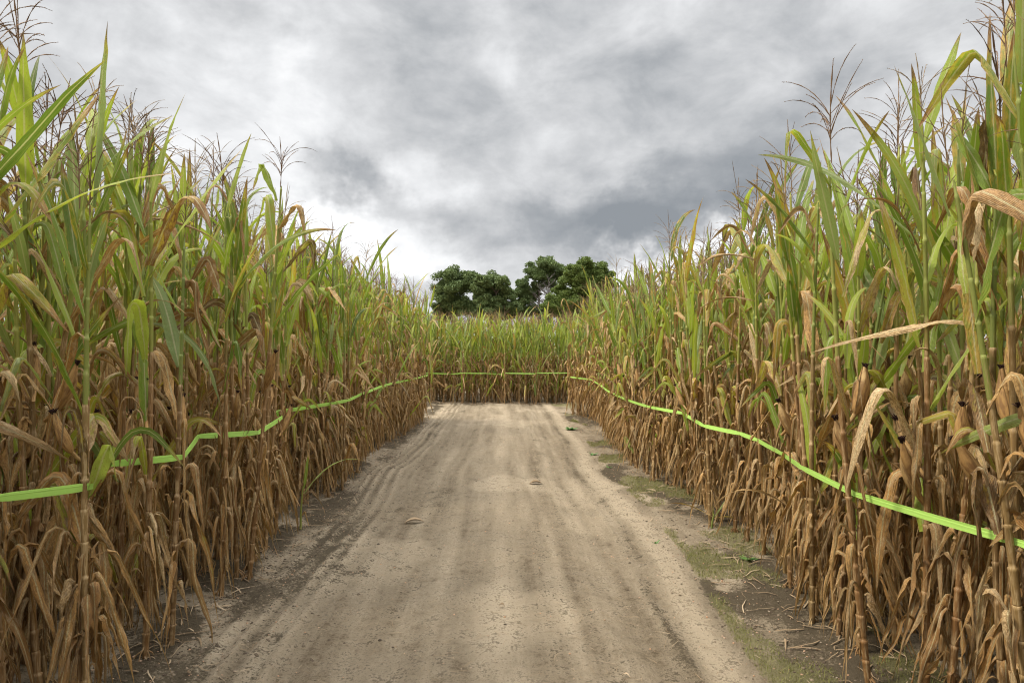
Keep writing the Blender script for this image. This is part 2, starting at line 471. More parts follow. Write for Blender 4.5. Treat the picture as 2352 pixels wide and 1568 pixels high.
# ------------------------------------------------------------------ corn: leaf
def leaf_geo(kind, rng, n=16, m=4, **ov):
    s = np.linspace(0, 1, n + 1)
    p = dict(ov)
    def g(k, lo, hi): return p[k] if k in p else rng.uniform(lo, hi)
    if kind == 'top':          # stiff, nearly upright green blades
        L = g('L', .30, .60); W = g('W', .019, .033); th0 = R(g('th', 3, 26)); bend = R(g('bend', -6, 26)) if rng.random() < .85 else R(g('bend', 50, 110))
        theta = th0 + bend * s ** 2.2
        tw = R(g('twist', -60, 60)) * s; crl = .55; dry = g('dry', -.05, .26); tipd = .55
    elif kind == 'green':
        L = g('L', .50, .82); W = g('W', .020, .035); th0 = R(g('th', 9, 32))
        bend = R(g('bend', 0, 38)) if rng.random() < .88 else R(g('bend', 60, 130))
        theta = th0 + bend * s ** 1.8
        tw = R(g('twist', -90, 90)) * s; crl = .5; dry = g('dry', .0, .32); tipd = .45
    elif kind == 'mid':        # half-dried leaves, many broken over
        L = g('L', .42, .78); W = g('W', .021, .038); th0 = R(g('th', 8, 32))
        k = g('kink', .22, .62); kb = R(g('kb', 85, 145))
        theta = th0 + R(15) * s + kb * smooth01((s - k) / rng.uniform(.06, .3))
        theta = np.minimum(theta, R(176))
        tw = R(g('twist', -150, 150)) * s; crl = .6; dry = g('dry', .25, .85); tipd = .4
    elif kind == 'dry':        # dead leaves hanging against the stalk
        L = g('L', .42, .84); W = g('W', .010, .030); th0 = R(g('th', 8, 34))
        k = g('kink', .0, .16)
        theta = th0 + (R(rng.uniform(158, 179)) - th0) * smooth01((s - k) / rng.uniform(.06, .20))
        theta = theta + wobble(s, rng, 3, R(9))
        tw = R(g('twist', -260, 260)) * s + wobble(s, rng, 3, R(40)); crl = 1.0; dry = g('dry', .8, 1.15); tipd = .1
    elif kind == 'rope':       # twisted, shrivelled strips that arch outwards
        L = g('L', .40, .75); W = g('W', .006, .015); th0 = R(g('th', 30, 70))
        theta = th0 + R(g('bend', 50, 110)) * smooth01(s * 1.1) + wobble(s, rng, 2, R(7))
        tw = R(rng.uniform(-400, 400)) * s; crl = 1.2; dry = g('dry', .8, 1.15); tipd = .1
    ds = L / n
    phi = wobble(s, rng, 2, R(9 if kind in ('top', 'green') else 16)) * s
    dirv = np.stack([np.sin(theta) * np.cos(phi), np.sin(theta) * np.sin(phi), np.cos(theta)], 1)
    P = np.concatenate([[[0, 0, 0]], np.cumsum((dirv[:-1] + dirv[1:]) / 2 * ds, 0)])
    P[:, 0] += .010
    side = np.stack([-np.sin(phi), np.cos(phi), np.zeros_like(phi)], 1)
    nor = np.cross(side, dirv)
    c, sn = np.cos(tw)[:, None], np.sin(tw)[:, None]
    S2 = side * c + nor * sn; N2 = nor * c - side * sn
    prof = (.45 + .55 * smooth01(s / .22)) * np.clip(1 - s ** 2.6, 0, 1) ** .85 + .015
    if kind in ('dry', 'rope'): prof *= np.clip(1.08 - s ** 2.2, .06, 1)
    if kind in ('dry', 'rope'): prof *= np.clip(1 + wobble(s * 2, rng, 4, .26), .35, 1.6)
    w = W * prof
    t = np.linspace(-1, 1, m + 1)
    fold = crl * (1 - .6 * s) * rng.uniform(.7, 1.25)
    wave = wobble(s * 3, rng, 3, .28 if kind in ('top', 'green') else .45)
    wave2 = wobble(s * 3, rng, 3, .28 if kind in ('top', 'green') else .45)
    V = np.zeros((n + 1, m + 1, 3)); A = np.zeros((n + 1, m + 1, 3))
    cr = {'top': .10, 'green': .13, 'mid': .24, 'dry': .34, 'rope': .34}[kind]
    jit = np.array([[rng.gauss(0, 1) for _ in range(m + 1)] for _ in range(n + 1)]) * cr
    jit[1:-1] = jit[:-2] * .25 + jit[1:-1] * .6 + jit[2:] * .25
    for j, tt in enumerate(t):
        a = abs(tt)
        lat = tt * (1 - .25 * fold * a)
        hgt = fold * a * (1.0 if kind in ('top', 'green') else a) * .75 + (wave if tt > 0 else wave2) * a * a * .55
        if kind in ('dry', 'rope'):
            hgt = hgt + (wave * tt - wave2 * tt) * .3
            lat = tt * (1 - .45 * fold * a * a)
        hgt = hgt + jit[:, j] * (.4 + .6 * a); lat = lat * (1 + jit[:, (j + 2) % (m + 1)] * .35 * a)
        V[:, j] = P + S2 * (w * lat)[:, None] + N2 * (w * hgt)[:, None]
        A[:, j, 0] = tt; A[:, j, 1] = s * L
        A[:, j, 2] = dry + tipd * smooth01((s - .72) / .28)
    return V.reshape(-1, 3), grid_quads(n, m), A.reshape(-1, 3)


# ------------------------------------------------------------------ corn: tassel
def tassel_geo(rng, hi=True, thick=1.0):
    g = G()
    nb = rng.randint(7, 13)
    H = rng.uniform(.30, .44)
    def branch(P, r, first):
        n = len(P)
        rr = np.array([r * (1 + .35 * ((i % 2) * 2 - 1)) for i in range(n)]); rr[-1] *= .3
        g.add(*tube(P, rr * thick, 3))
        if not hi: return
        L = np.concatenate([[0], np.cumsum(np.linalg.norm(np.diff(P, axis=0), axis=1))])
        k = int(L[-1] / .011); 
        for i in range(k):
            q = first + (1 - first) * (i + .5) / k
            x = np.array([np.interp(q * L[-1], L, P[:, c]) for c in range(3)])
            i0 = min(int(q * (n - 1)), n - 2)
            T = P[i0 + 1] - P[i0]; T /= np.linalg.norm(T)
            d = np.array([rng.gauss(0, 1) for _ in range(3)]); d -= T * d.dot(T); d /= np.linalg.norm(d)
            e = np.cross(T, d)
            t2 = (T * .8 + d * .55); ln = rng.uniform(.006, .010); wd = .0014 * thick
            V = [x, x + t2 * ln * .5 + e * wd, x + t2 * ln, x + t2 * ln * .5 - e * wd]
            g.add(V, [(0, 1, 2, 3)], np.zeros((4, 3)))
    n = 12 if hi else 6
    s = np.linspace(0, 1, n)
    bx, by = rng.uniform(-.05, .05), rng.uniform(-.05, .05)
    P = np.stack([bx * s ** 2, by * s ** 2, H * s], 1)
    branch(P, .0028, .3)
    for b in range(nb):
        z0 = rng.uniform(.15, .55) * H; az = b * 2.4 + rng.uniform(-.4, .4)
        L = rng.uniform(.14, .28); th = R(rng.uniform(18, 48)); bend = R(rng.uniform(15, 95))
        n = 8 if hi else 4
        s = np.linspace(0, 1, n)
        t = th + bend * s ** 1.3
        d = np.stack([np.sin(t) * math.cos(az), np.sin(t) * math.sin(az), np.cos(t)], 1)
        P = np.concatenate([[[0, 0, 0]], np.cumsum(d[:-1] * L / (n - 1), 0)]) + np.array([bx * (z0 / H) ** 2, by * (z0 / H) ** 2, z0])
        branch(P, .0017, .15)
    return g


# ------------------------------------------------------------------ corn: ear and silk
def ear_geo(rng):
    L = rng.uniform(.20, .27); Rr = rng.uniform(.024, .031)
    n, m = 14, 14
    s = np.linspace(0, 1, n + 1)
    prof = np.interp(s, [0, .08, .3, .6, .85, 1], [.35, .72, 1.0, .92, .50, .22])
    V = []; A = []
    ph = rng.uniform(0, 6)
    for i, q in enumerate(s):
        for j in range(m + 1):
            a = j / m * 2 * math.pi
            rg = 1 + .06 * math.sin(a * 3 + ph + q * 2.2) + .03 * math.sin(a * 7 - q * 5)
            r = Rr * prof[i] * rg
            V.append((r * math.cos(a) + .012 * math.sin(q * 2.5), r * math.sin(a), q * L)); A.append((j / m * 2 - 1, q * L, 1))
    g = G(); g.add(V, grid_quads(n, m), A, 0)
    # overlapping husk leaves with free pointed tips
    for k in range(rng.randint(3, 5)):
        a0 = k * 1.7 + rng.uniform(0, 1); s2 = np.linspace(0, 1, 9); w = .9
        top = rng.uniform(.75, 1.12); VV = []; AA = []
        for q in s2:
            pr = np.interp(min(q * top, 1), s, prof)
            for tt in (-1, -.5, 0, .5, 1):
                a = a0 + tt * w * (1 - q ** 2.5) 
                out = 1.07 + .5 * max(0, q - .72) + .05 * abs(tt)
                r = Rr * pr * out + .0015
                VV.append((r * math.cos(a) + .012 * math.sin(q * top * 2.5), r * math.sin(a), q * top * L)); AA.append((tt, q * L, 1))
        g.add(VV, grid_quads(8, 4), AA, rng.uniform(0, .5))
    # shank
    P = [(-.03, 0, -.06), (-.014, 0, -.03), (0, 0, .01)]
    g.add(*tube(P, [.009, .010, .012], 7, 1), 0)
    sg = G()
    for k in range(26):
        a = rng.uniform(0, 6.28); r0 = rng.uniform(0, .007)
        P = []
        x, y, z = r0 * math.cos(a) + .008, r0 * math.sin(a), L * .965
        dx, dy = rng.gauss(0, .3), rng.gauss(0, .3)
        for q in range(5):
            P.append((x, y, z)); x += dx * .007 + rng.gauss(0, .002); y += dy * .007 + rng.gauss(0, .002); z += .0095 - q * .0022
        sg.add(*tube(P, [.0026, .0032, .003, .0022, .001], 3), rng.random())
    return g, sg


# ------------------------------------------------------------------ corn: stalk (unit height = 2.15 m)
SH = 2.28
def node_heights(rng):
    z = [.05]; gap = .085
    while z[-1] + gap < SH - .10:
        z.append(z[-1] + gap * rng.uniform(.92, 1.08))
        gap = min(gap * 1.10, .155)
    return z


def stalk_geo(rng, nodes, hi=True, roots=True):
    g = G()
    sides = 8 if hi else 5
    zs = [0.0]; rs = [.0135]; dr = [1.1]
    bx = rng.uniform(-.03, .03); by = rng.uniform(-.03, .03)
    def rad(z): return .0100 * (1 - z / SH) ** .7 + .0036
    def dy(z): return 1.05 - .95 * smooth01((z - .85) / .95)
    for i, z in enumerate(nodes):
        nz = nodes[i + 1] if i + 1 < len(nodes) else SH
        r = rad(z)
        if hi:
            zs += [z - .006, z, z + .008]; rs += [r * 1.05, r * 1.16, r * 1.08]; dr += [dy(z)] * 3
            # sheath clasping the stalk, ending at the collar
            ze = z + (nz - z) * rng.uniform(.75, .97)
            zs += [z + .02, ze - .012, ze, ze + .002]; rs += [r * 1.16, r * rng.uniform(1.15, 1.3), r * rng.uniform(1.2, 1.6), r * 1.0]; dr += [dy(z)] * 4
        else:
            zs += [z]; rs += [r * 1.2]; dr += [dy(z)]
    zs.append(SH + .01); rs.append(.003); dr.append(.3)
    zs = np.array(zs); q = zs / SH
    P = np.stack([bx * np.sin(q * 2.6), by * np.sin(q * 3.0), zs], 1)
    V, Q, A = tube(P, rs, sides, np.array(dr))
    A[:, 1] = V[:, 2]
    g.add(V, Q, A, 0)
    if hi and roots:
        for k in range(rng.randint(4, 8)):
            a = rng.uniform(0, 6.28); z0 = rng.uniform(.03, .06); d = rng.uniform(.035, .07)
            P = [(.010 * math.cos(a), .010 * math.sin(a), z0), (d * .6 * math.cos(a), d * .6 * math.sin(a), z0 * .6), (d * math.cos(a), d * math.sin(a), -.02)]
            g.add(*tube(P, [.004, .0035, .002], 4, .9), 0)
    return g


rng = random.Random(11)
NP = 44
POOL = {}
POOLLO = {}
for kind in ('top', 'green', 'mid', 'dry', 'rope'):
    POOL[kind] = []; POOLLO[kind] = []
    for i in range(NP):
        sd = rng.random()
        r1 = random.Random(sd); V, Q, A = leaf_geo(kind, r1, 18, 4)
        g = G(); g.add(V, Q, A, 0)
        POOL[kind].append(g.mesh('leaf_blade', M['leaf']))
        r1 = random.Random(sd); POOLLO[kind].append(leaf_geo(kind, r1, 9, 2))
NODES = [node_heights(rng) for i in range(10)]
STALK = [stalk_geo(rng, nd).mesh('stalk', M['stalk']) for nd in NODES]
STALKLO = [stalk_geo(rng, nd, False).arr() for nd in NODES]
TASS = [tassel_geo(rng, True).mesh('tassel', M['tassel']) for i in range(12)]
TASSLO = [tassel_geo(rng, False, 1.15).arr() for i in range(8)]
EARS = []
for i in range(8):
    a, b = ear_geo(rng); EARS.append((a.mesh('ear', M['husk']), b.mesh('silk', M['silk']), a.arr(), b.arr()))


def plan_plant(rng, green=0.0, hs=1.0, facing=None, face=None, sparse=False, near=False):
    """everything that makes up one plant, as placements of pool shapes"""
    k = rng.randrange(len(NODES)); nd = NODES[k]
    plane = rng.uniform(0, math.pi) if facing is None else facing
    L = []
    poff = rng.gauss(-.02, .24)
    nn = len(nd)
    for i, z in enumerate(nd):
        q = (z / SH)
        zz = z + .09 if q < .93 else z + .03
        az = plane + (math.pi if i % 2 else 0) + rng.gauss(0, .35)
        h = z * hs + rng.gauss(0, .27) + green * .35 + poff
        sc_ = rng.uniform(.88, 1.12)
        if i < 1: continue
        if h > 1.78: kind = rng.choice(('top',) * 15 + ('green',) * 3 + ('mid',) * 2)
        elif h > 1.36: kind = rng.choice(['green', 'green', 'top', 'mid', 'mid', 'green', 'mid', 'rope'])
        elif h > .92: kind = rng.choice(['mid', 'mid', 'green', 'dry', 'mid', 'rope', 'mid'])
        elif h > .60: kind = rng.choice(['dry', 'mid', 'dry', 'mid', 'dry'])
        else: kind = 'dry' if rng.random() < .93 else 'rope'
        if z < .62 and kind in ('dry', 'rope'):
            if kind == 'rope' and z < .35: kind = 'dry'
            sc_ = min(sc_, max(.3, (z + .07) / .50))
        L.append((kind, rng.randrange(NP), zz, az, sc_))
        if z < 1.15 and rng.random() < (.25 if sparse else .9):
            L.append(('dry', rng.randrange(NP), zz - rng.uniform(0, .05), az + rng.uniform(1, 5), min(rng.uniform(.7, 1), max(.3, (z + .07) / .5))))
    if face is not None and near:
        L = [q for q in L if not (.78 < q[2] * hs < 1.7 and q[0] != 'top' and abs((q[3] - face + math.pi) % (2 * math.pi) - math.pi) < 1.9)]
    if face is not None:     # the tape holds the front plants' drooping leaves back
        for q, (kd, i_, z_, a_, s_) in enumerate(L):
            dlt = (a_ - face + math.pi) % (2 * math.pi) - math.pi
            if kd in ('dry', 'mid', 'rope', 'green') and .78 < z_ * hs < 1.75 and abs(dlt) < 1.35 and rng.random() < .93:
                L[q] = (kd, i_, z_, face + (1.45 + rng.random() * 1.2) * (1 if dlt > 0 else -1), s_)
    ears = []
    for q in range(rng.choice((0, 0, 1, 1, 1))):
        ears.append((rng.randrange(8), rng.uniform(.90, 1.2), (plane + rng.choice((0, math.pi)) + rng.gauss(0, .3)) if face is None else face + rng.choice((-1, 1)) * rng.uniform(.7, 2.4),
                     R(rng.uniform(8, 26)), rng.uniform(.75, 1.0)))
    tas = (rng.randrange(100), rng.uniform(.85, 1.2)) if rng.random() < .93 else None
    for q in range(rng.randint(0, 1) if sparse else rng.randint(8, 12)):
        z = rng.uniform(.12, 1.15)
        L.append((rng.choice(('dry', 'dry', 'mid')) if z > .8 else 'dry', rng.randrange(NP), z, rng.uniform(0, 6.28), min(rng.uniform(.7, 1.1), max(.3, (z + .03) / .55))))
    return dict(k=k, leaves=L, ears=ears, tassel=tas)


def build_plant(loc, rot, hs, plan, label, group):
    root = empty('corn_plant', loc, rot)
    tag(root, label, 'corn plant', group)
    part('stalk', STALK[plan['k']], root, scale=(1, 1, hs))
    for kind, i, z, az, s in plan['leaves']:
        me = POOL[kind][i] if isinstance(i, int) else i
        part('leaf', me, root, (0, 0, z * hs), (0, 0, az), (s, s, s))
    for i, z, az, th, s in plan['ears']:
        e = part('ear', EARS[i][0], root, (.028 * math.cos(az), .028 * math.sin(az), z * hs), (Matrix.Rotation(az, 3, 'Z') @ Matrix.Rotation(th, 3, 'Y')).to_euler(), (s, s, s))
        part('silk', EARS[i][1], e)
    if plan['tassel']:
        i, s = plan['tassel']
        part('tassel', TASS[i % len(TASS)], root, (0, 0, SH * hs), (0, 0, i), (s, s, s))
    return root


def bake_plant(GG, loc, rot, hs, plan, rng):
    Mx = Matrix.LocRotScale(Vector(loc), Euler(rot), None)
    W = np.array(Mx)
    def put(g, V, Q, A, Mloc, rnd):
        T = W @ np.array(Mloc)
        g.add(V @ T[:3, :3].T + T[:3, 3], Q, A, rnd)
    V, Q, A, _ = STALKLO[plan['k']]
    put(GG['stalk'], V, Q, A, Matrix.Diagonal((1, 1, hs, 1)), rng.random())
    for kind, i, z, az, s in plan['leaves']:
        V, Q, A = POOLLO[kind][i]
        put(GG['leaf'], V, Q, A, Matrix.LocRotScale(Vector((0, 0, z * hs)), Euler((0, 0, az)), Vector((s, s, s))), rng.random())
    for i, z, az, th, s in plan['ears']:
        e = Matrix.LocRotScale(Vector((.028 * math.cos(az), .028 * math.sin(az), z * hs)), (Matrix.Rotation(az, 3, 'Z') @ Matrix.Rotation(th, 3, 'Y')).to_euler(), Vector((s, s, s)))
        V, Q, A, _ = EARS[i][2]; put(GG['husk'], V, Q, A, e, rng.random())
        V, Q, A, _ = EARS[i][3]; put(GG['silk'], V, Q, A, e, rng.random())
    if plan['tassel']:
        i, s = plan['tassel']
        V, Q, A, _ = TASSLO[i % len(TASSLO)]
        put(GG['tassel'], V, Q, A, Matrix.LocRotScale(Vector((0, 0, SH * hs)), Euler((0, 0, i)), Vector((s, s, s))), rng.random())


# ------------------------------------------------------------------ ground
def vnoise(x, y, seed):
    xi = np.floor(x).astype(np.int64); yi = np.floor(y).astype(np.int64)
    fx = x - xi; fy = y - yi; fx = fx * fx * (3 - 2 * fx); fy = fy * fy * (3 - 2 * fy)
    def h(a, b):
        n = (a * 374761393 + b * 668265263 + seed * 1442695041) & 0x7fffffff
        n = ((n ^ (n >> 13)) * 1274126177) & 0x7fffffff
        return ((n ^ (n >> 16)) & 0xffff) / 65535.0
    return (h(xi, yi) * (1 - fx) + h(xi + 1, yi) * fx) * (1 - fy) + (h(xi, yi + 1) * (1 - fx) + h(xi + 1, yi + 1) * fx) * fy


def fbm(x, y, seed, o=4):
    v = 0; a = .5; t = 0
    for i in range(o):
        v = v + a * vnoise(x, y, seed + i * 17); t += a; a *= .5; x = x * 2.03 + 5.1; y = y * 2.03 + 1.7
    return v / t


def bump1(x, c, w): return np.exp(-((x - c) / w) ** 2)


def ground_fields(X, Y):
    """height and soil masks (dark, moss, light) at world x,y"""
    n_lo = fbm(X * .8, Y * .8, 3); n1 = fbm(X * 2.2, Y * 1.1, 5); n2 = fbm(X * 7, Y * 6, 9); n3 = fbm(X * 26, Y * 26, 21, 3)
    wv = (fbm(Y * .35, Y * 0 + 2, 31, 2) - .5) * .30
    x = X - wv
    xr = x + .14 * smooth01((5.2 - Y) / 2.2)
    z = (n_lo - .5) * .05 + (n1 - .5) * .035 + (n2 - .5) * .022 + (n3 - .5) * .012
    inpath = smooth01((1.75 - np.abs(x)) / .4)
    # wheel ruts, tyre-tread ridges on the left, crowned edges
    z = z - .022 * bump1(x, -.72, .22) * inpath - .020 * bump1(x, .80, .22) * inpath
    for c_, w_, a_ in ((-.90, .03, .010), (-.60, .035, .010), (-.50, .03, -.007), (.62, .03, .010), (.95, .03, .011), (.78, .03, -.007), (.30, .03, .006), (-.2, .03, .006)):
        z = z + a_ * bump1(x + .03 * (n1 - .5), c_, w_) * (.3 + 1.2 * n1)
    for c in (-1.06, -1.17, -1.29, -1.40):
        z = z + .018 * bump1(x + .03 * (n1 - .5), c, .028) * smooth01((Y - 2) / 1.5) * (.5 + n1)
    z = z + .035 * smooth01((np.abs(x) - 1.5) / .5)
    z = z * (1 - smooth01((np.hypot(X, Y - 8) - 40) / 60) * .7)
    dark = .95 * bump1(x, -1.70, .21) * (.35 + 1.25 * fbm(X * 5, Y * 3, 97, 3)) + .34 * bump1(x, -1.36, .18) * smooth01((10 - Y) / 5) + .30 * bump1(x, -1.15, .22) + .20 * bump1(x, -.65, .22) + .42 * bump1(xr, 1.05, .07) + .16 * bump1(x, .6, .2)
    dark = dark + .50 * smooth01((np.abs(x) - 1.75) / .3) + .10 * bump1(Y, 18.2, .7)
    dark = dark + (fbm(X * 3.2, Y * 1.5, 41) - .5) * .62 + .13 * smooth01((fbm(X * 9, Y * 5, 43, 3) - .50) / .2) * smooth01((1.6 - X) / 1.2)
    for c_, w_, a_ in ((-.9, .05, .12), (-.45, .06, .12), (-.22, .05, .10), (.32, .05, .12), (.55, .04, .10), (.78, .05, .14), (.95, .03, .12)):
        dark = dark + a_ * 1.5 * bump1(x + .03 * (n1 - .5), c_, w_) * (.4 + n1)
    vg = smooth01((xr - 1.30) / .14) * (1 - smooth01((x - 1.95) / .25))
    mo = vg * (fbm(X * 2.6, Y * 1.3, 51, 3) * 2.3 - .70) + bump1(Y, 18.3, .35) * (fbm(X * 1.4, Y, 55, 3) * 1.2 - .35)
    dk2 = vg * (fbm(X * 2.2 + 9, Y * 1.1, 61, 3) * 2.4 - .72)
    dark = np.maximum(dark, dk2 + .05)
    light = 1.2 * bump1(xr, 1.22, .10) + .6 * bump1(x, 0.05, .13) + .35 * bump1(x, .42, .05) + .35 * bump1(x, -.33, .05) + .35 * bump1(x, .68, .05) + .3 * bump1(x, -.62, .06) + .4 * bump1(x, -1.52, .07)
    light = light * (.35 + 1.1 * fbm(X * 2.5, Y * .8, 71, 3)) + .55 * smooth01((fbm(X * 1.3, Y * .8, 81, 3) - .56) / .12)
    sand = smooth01((fbm(X * 3.4, Y * 2.2, 95, 4) - .50) / .22)
    dark = dark * (1 - .8 * sand * smooth01((np.abs(x) - 1.2) / .2))
    light = light * (1 - np.clip(dark * .6, 0, .7)) + .5 * sand * smooth01((np.abs(x) - 1.2) / .2)
    # tread ridges are dry and pale on top
    for c in (-1.06, -1.17, -1.29, -1.40):
        dark = dark + .16 * bump1(x + .03 * (n1 - .5), c + .058, .022) * n1 * 1.5
        light = light + .95 * bump1(x + .03 * (n1 - .5), c, .026) * smooth01((Y - 2) / 2) * n1 * 1.3
    return z, np.stack([dark, np.clip(mo, -.2, 1.2), np.clip(light, 0, 1)], -1)


def gz(x, y):
    z, _ = ground_fields(np.array([float(x)]), np.array([float(y)]))
    return float(z[0])


def axis(parts):
    out = [parts[0][0]]
    for a, b, st in parts:
        n = max(1, int(round((b - a) / st))); out += list(np.linspace(a, b, n + 1)[1:])
    return out


xs = axis([(-2.6, 2.6, .02)]); st = .04
while xs[-1] < 1500:
    xs.append(xs[-1] + st); st *= 1.22
xs = np.array([-v for v in xs[:0:-1] if v > 2.6 + 1e-6] + xs)
ys = axis([(-2, 2.2, .1), (2.2, 7, .02), (7, 12, .035), (12, 21, .06)]); st = .1
while ys[-1] < 1800:
    ys.append(ys[-1] + st); st *= 1.22
st = .2; lo = [-2.0]
while lo[-1] > -300:
    lo.append(lo[-1] - st); st *= 1.3
ys = np.array(lo[:0:-1] + ys)
X, Y = np.meshgrid(xs, ys)
Z, S = ground_fields(X, Y)
V = np.stack([X, Y, Z], -1).reshape(-1, 3); S = S.reshape(-1, 3)
Q = grid_quads(len(ys) - 1, len(xs) - 1)
cx = V[Q].mean(1)
wb = (fbm(cx[:, 1] * 1.5, cx[:, 1] * 0, 91, 3) - .5) * .4
ispath = ((cx[:, 0] > -1.55 + wb) & (cx[:, 0] < 1.38 + wb * .8) & (cx[:, 1] > -2) & (cx[:, 1] < 18.2)) | \
         ((cx[:, 1] > 16.0 + wb) & (cx[:, 1] < 18.25 + wb * .5) & (cx[:, 0] > -9) & (cx[:, 0] < 9))
for nm, sel in (('path', ispath), ('ground', ~ispath)):
    q = Q[sel]; used, inv = np.unique(q, return_inverse=True)
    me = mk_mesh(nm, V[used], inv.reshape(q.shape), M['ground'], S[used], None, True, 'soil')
    o = part(nm, me)
    tag(o, 'sandy dirt path with faint tyre tracks running between the corn' if nm == 'path' else 'dark crumbly soil and sand under the corn and along its foot', nm, kind='structure')

# ------------------------------------------------------------------ tape courses
F = 1568.0
def unproj(px, py, h):
    """photo point -> place on the ground plan for something at height h"""
    yy = F * (EYE - h) / (py - 800.0)
    return ((px - 1150.0) / F * yy, yy, h)

LEFT_PX = [(-420, 1270), (0, 1140), (225, 1112), (262, 1062), (428, 1047), (462, 1000), (597, 992), (652, 957), (632, 946), (770, 925), (800, 919), (832, 904), (878, 886), (905, 879)]
LT = [unproj(x, y, .95) for x, y in LEFT_PX] + [(-1.60, 11.8, .95), (-1.50, 14.1, .95)]
RIGHT_PX = [(2900, 1440), (2352, 1250), (1970, 1137), (1845, 1075), (1798, 1042), (1740, 1010), (1702, 996), (1618, 978), (1570, 949), (1490, 934), (1440, 918), (1395, 897)]
RT = [unproj(x, y, .85) for x, y in RIGHT_PX] + [(1.78, 12.2, .85), (1.86, 14.0, .86), (1.56, 15.3, .86), (2.4, 15.75, .86), (4.2, 15.8, .86)]
FT = [(-5.2, 18.62, .84), (-3.1, 18.70, .83), (-1.88, 18.50, .83), (-1.30, 18.68, .80), (-1.05, 18.55, .83), (-.42, 18.62, .82), (.05, 18.68, .79), (.10, 18.56, .83), (.95, 18.64, .81), (.97, 18.60, .83), (1.9, 18.62, .83), (2.7, 18.6, .83), (4.6, 18.66, .83)]


def tape(pts, name, label, width, seed, wig=.006):
    r = random.Random(seed); g = G()
    P = []
    for i in range(len(pts) - 1):
        a = np.array(pts[i]); b = np.array(pts[i + 1]); L = np.linalg.norm(b - a); n = max(3, int(L / .05))
        sag = r.uniform(.001, .004) * L
        for k in range(n):
            q = k / n; p = a * (1 - q) + b * q; p[2] -= sag * 4 * q * (1 - q); P.append((*p, i, q))
    P.append((*pts[-1], len(pts) - 2, 1)); P = np.array(P)
    C = P[:, :3]; n = len(C)
    T = np.gradient(C, axis=0); T /= np.linalg.norm(T, axis=1)[:, None]
    up = np.array([0, 0, 1.0]); S = np.cross(T, up); S /= np.linalg.norm(S, axis=1)[:, None]; U = np.cross(S, T)
    # partly folded along its length, pinched and slightly turned at each stalk
    pin = np.minimum(P[:, 4], 1 - P[:, 4]); pw = .72 + .28 * smooth01(pin / .12)
    q = np.arange(n) * .07
    tilt = .16 * np.sin(q * .9 + seed) + .06 * np.sin(q * 2.7 + 1)
    rows = [(-.5, .0), (-.15, .012), (.12, .0), (.20, .03), (.5, .0)]
    Vf = []; A = []
    for side in (0, 1):
        for j, (uu, dd) in enumerate(rows):
            d = dd * width + (.0004 if side else -.0004)
            off = uu * width * pw
            Vf.append(C + U * (off * np.cos(tilt) - d * np.sin(tilt))[:, None] + S * (off * np.sin(tilt) + d * np.cos(tilt))[:, None])
            A.append(np.stack([np.full(n, uu * 2), q, np.zeros(n)], 1))
    Vv = np.stack(Vf, 1); Aa = np.stack(A, 1); k = len(rows)
    Qs = []
    order = list(range(k)) + list(range(2 * k - 1, k - 1, -1))
    for i in range(n - 1):
        for a_, b_ in zip(order, order[1:] + order[:1]):
            Qs.append((i * 2 * k + a_, i * 2 * k + b_, (i + 1) * 2 * k + b_, (i + 1) * 2 * k + a_))
    g.add(Vv.reshape(-1, 3), Qs, Aa.reshape(-1, 3), 0)
    o = part(name, g.mesh('tape', M['tape'], False))
    tag(o, label, 'tape', 'green barrier tapes along the corn walls')
    return o


tape(LT, 'barrier_tape', 'bright green barrier tape zigzagging along the left wall of corn', .034, 1)
tape(RT, 'barrier_tape', 'bright green barrier tape strung along the right wall of corn', .032, 2)
tape(FT, 'barrier_tape', 'thin green barrier tape stretched across the far wall of corn at the path end', .030, 3)

# ------------------------------------------------------------------ planting plan
HERO = {}


def hero(x, y, wall, leaves, ears=None):
    spots.append((x, y, wall, 0.0)); HERO[(x, y)] = (leaves, ears)


rng = random.Random(5)
spots = []          # x, y, wall, inset


def free(x, y, d):
    return all((x - a[0]) ** 2 + (y - a[1]) ** 2 > d * d for a in spots)


hero(-1.95, 2.45, 'left', [(1.93, -8, 'green', dict(L=.80, W=0.027, th=46, bend=6, twist=25, dry=.05)), (1.73, 6, 'green', dict(L=.86, W=0.025, th=50, bend=34, twist=-30, dry=.34)),
                          (2.05, 200, 'top', dict(L=.6, W=0.030, th=10, bend=5))])
hero(-1.66, 2.78, 'left', [(2.08, 10, 'top', dict(L=.76, W=0.034, th=3, bend=3, twist=5, dry=.12)), (1.62, 190, 'green', dict(L=.7, W=0.030, th=14, bend=12))])
hero(-1.72, 3.35, 'left', [(1.85, 25, 'green', dict(L=.8, W=0.030, th=28, bend=10, dry=.1)), (1.45, -100, 'mid', dict(L=.66, W=0.033, th=8, kink=.36, kb=160, dry=.12))], [(1.15, 120, 14, .9)])
hero(-1.70, 4.2, 'left', [(1.75, 0, 'green', dict(L=.9, W=0.030, th=30, bend=70, dry=.35)), (1.5, 170, 'green', dict(L=.75, W=0.031, th=24, bend=10)), (1.25, 10, 'mid', dict(L=.66, W=0.033, th=6, kink=.45, kb=160, dry=.1))])
hero(-1.74, 5.1, 'left', [(1.62, 8, 'green', dict(L=.8, W=0.030, th=34, bend=20, dry=.1)), (1.42, -60, 'mid', dict(L=.7, W=0.031, th=8, kink=.3, kb=165, dry=.2))])
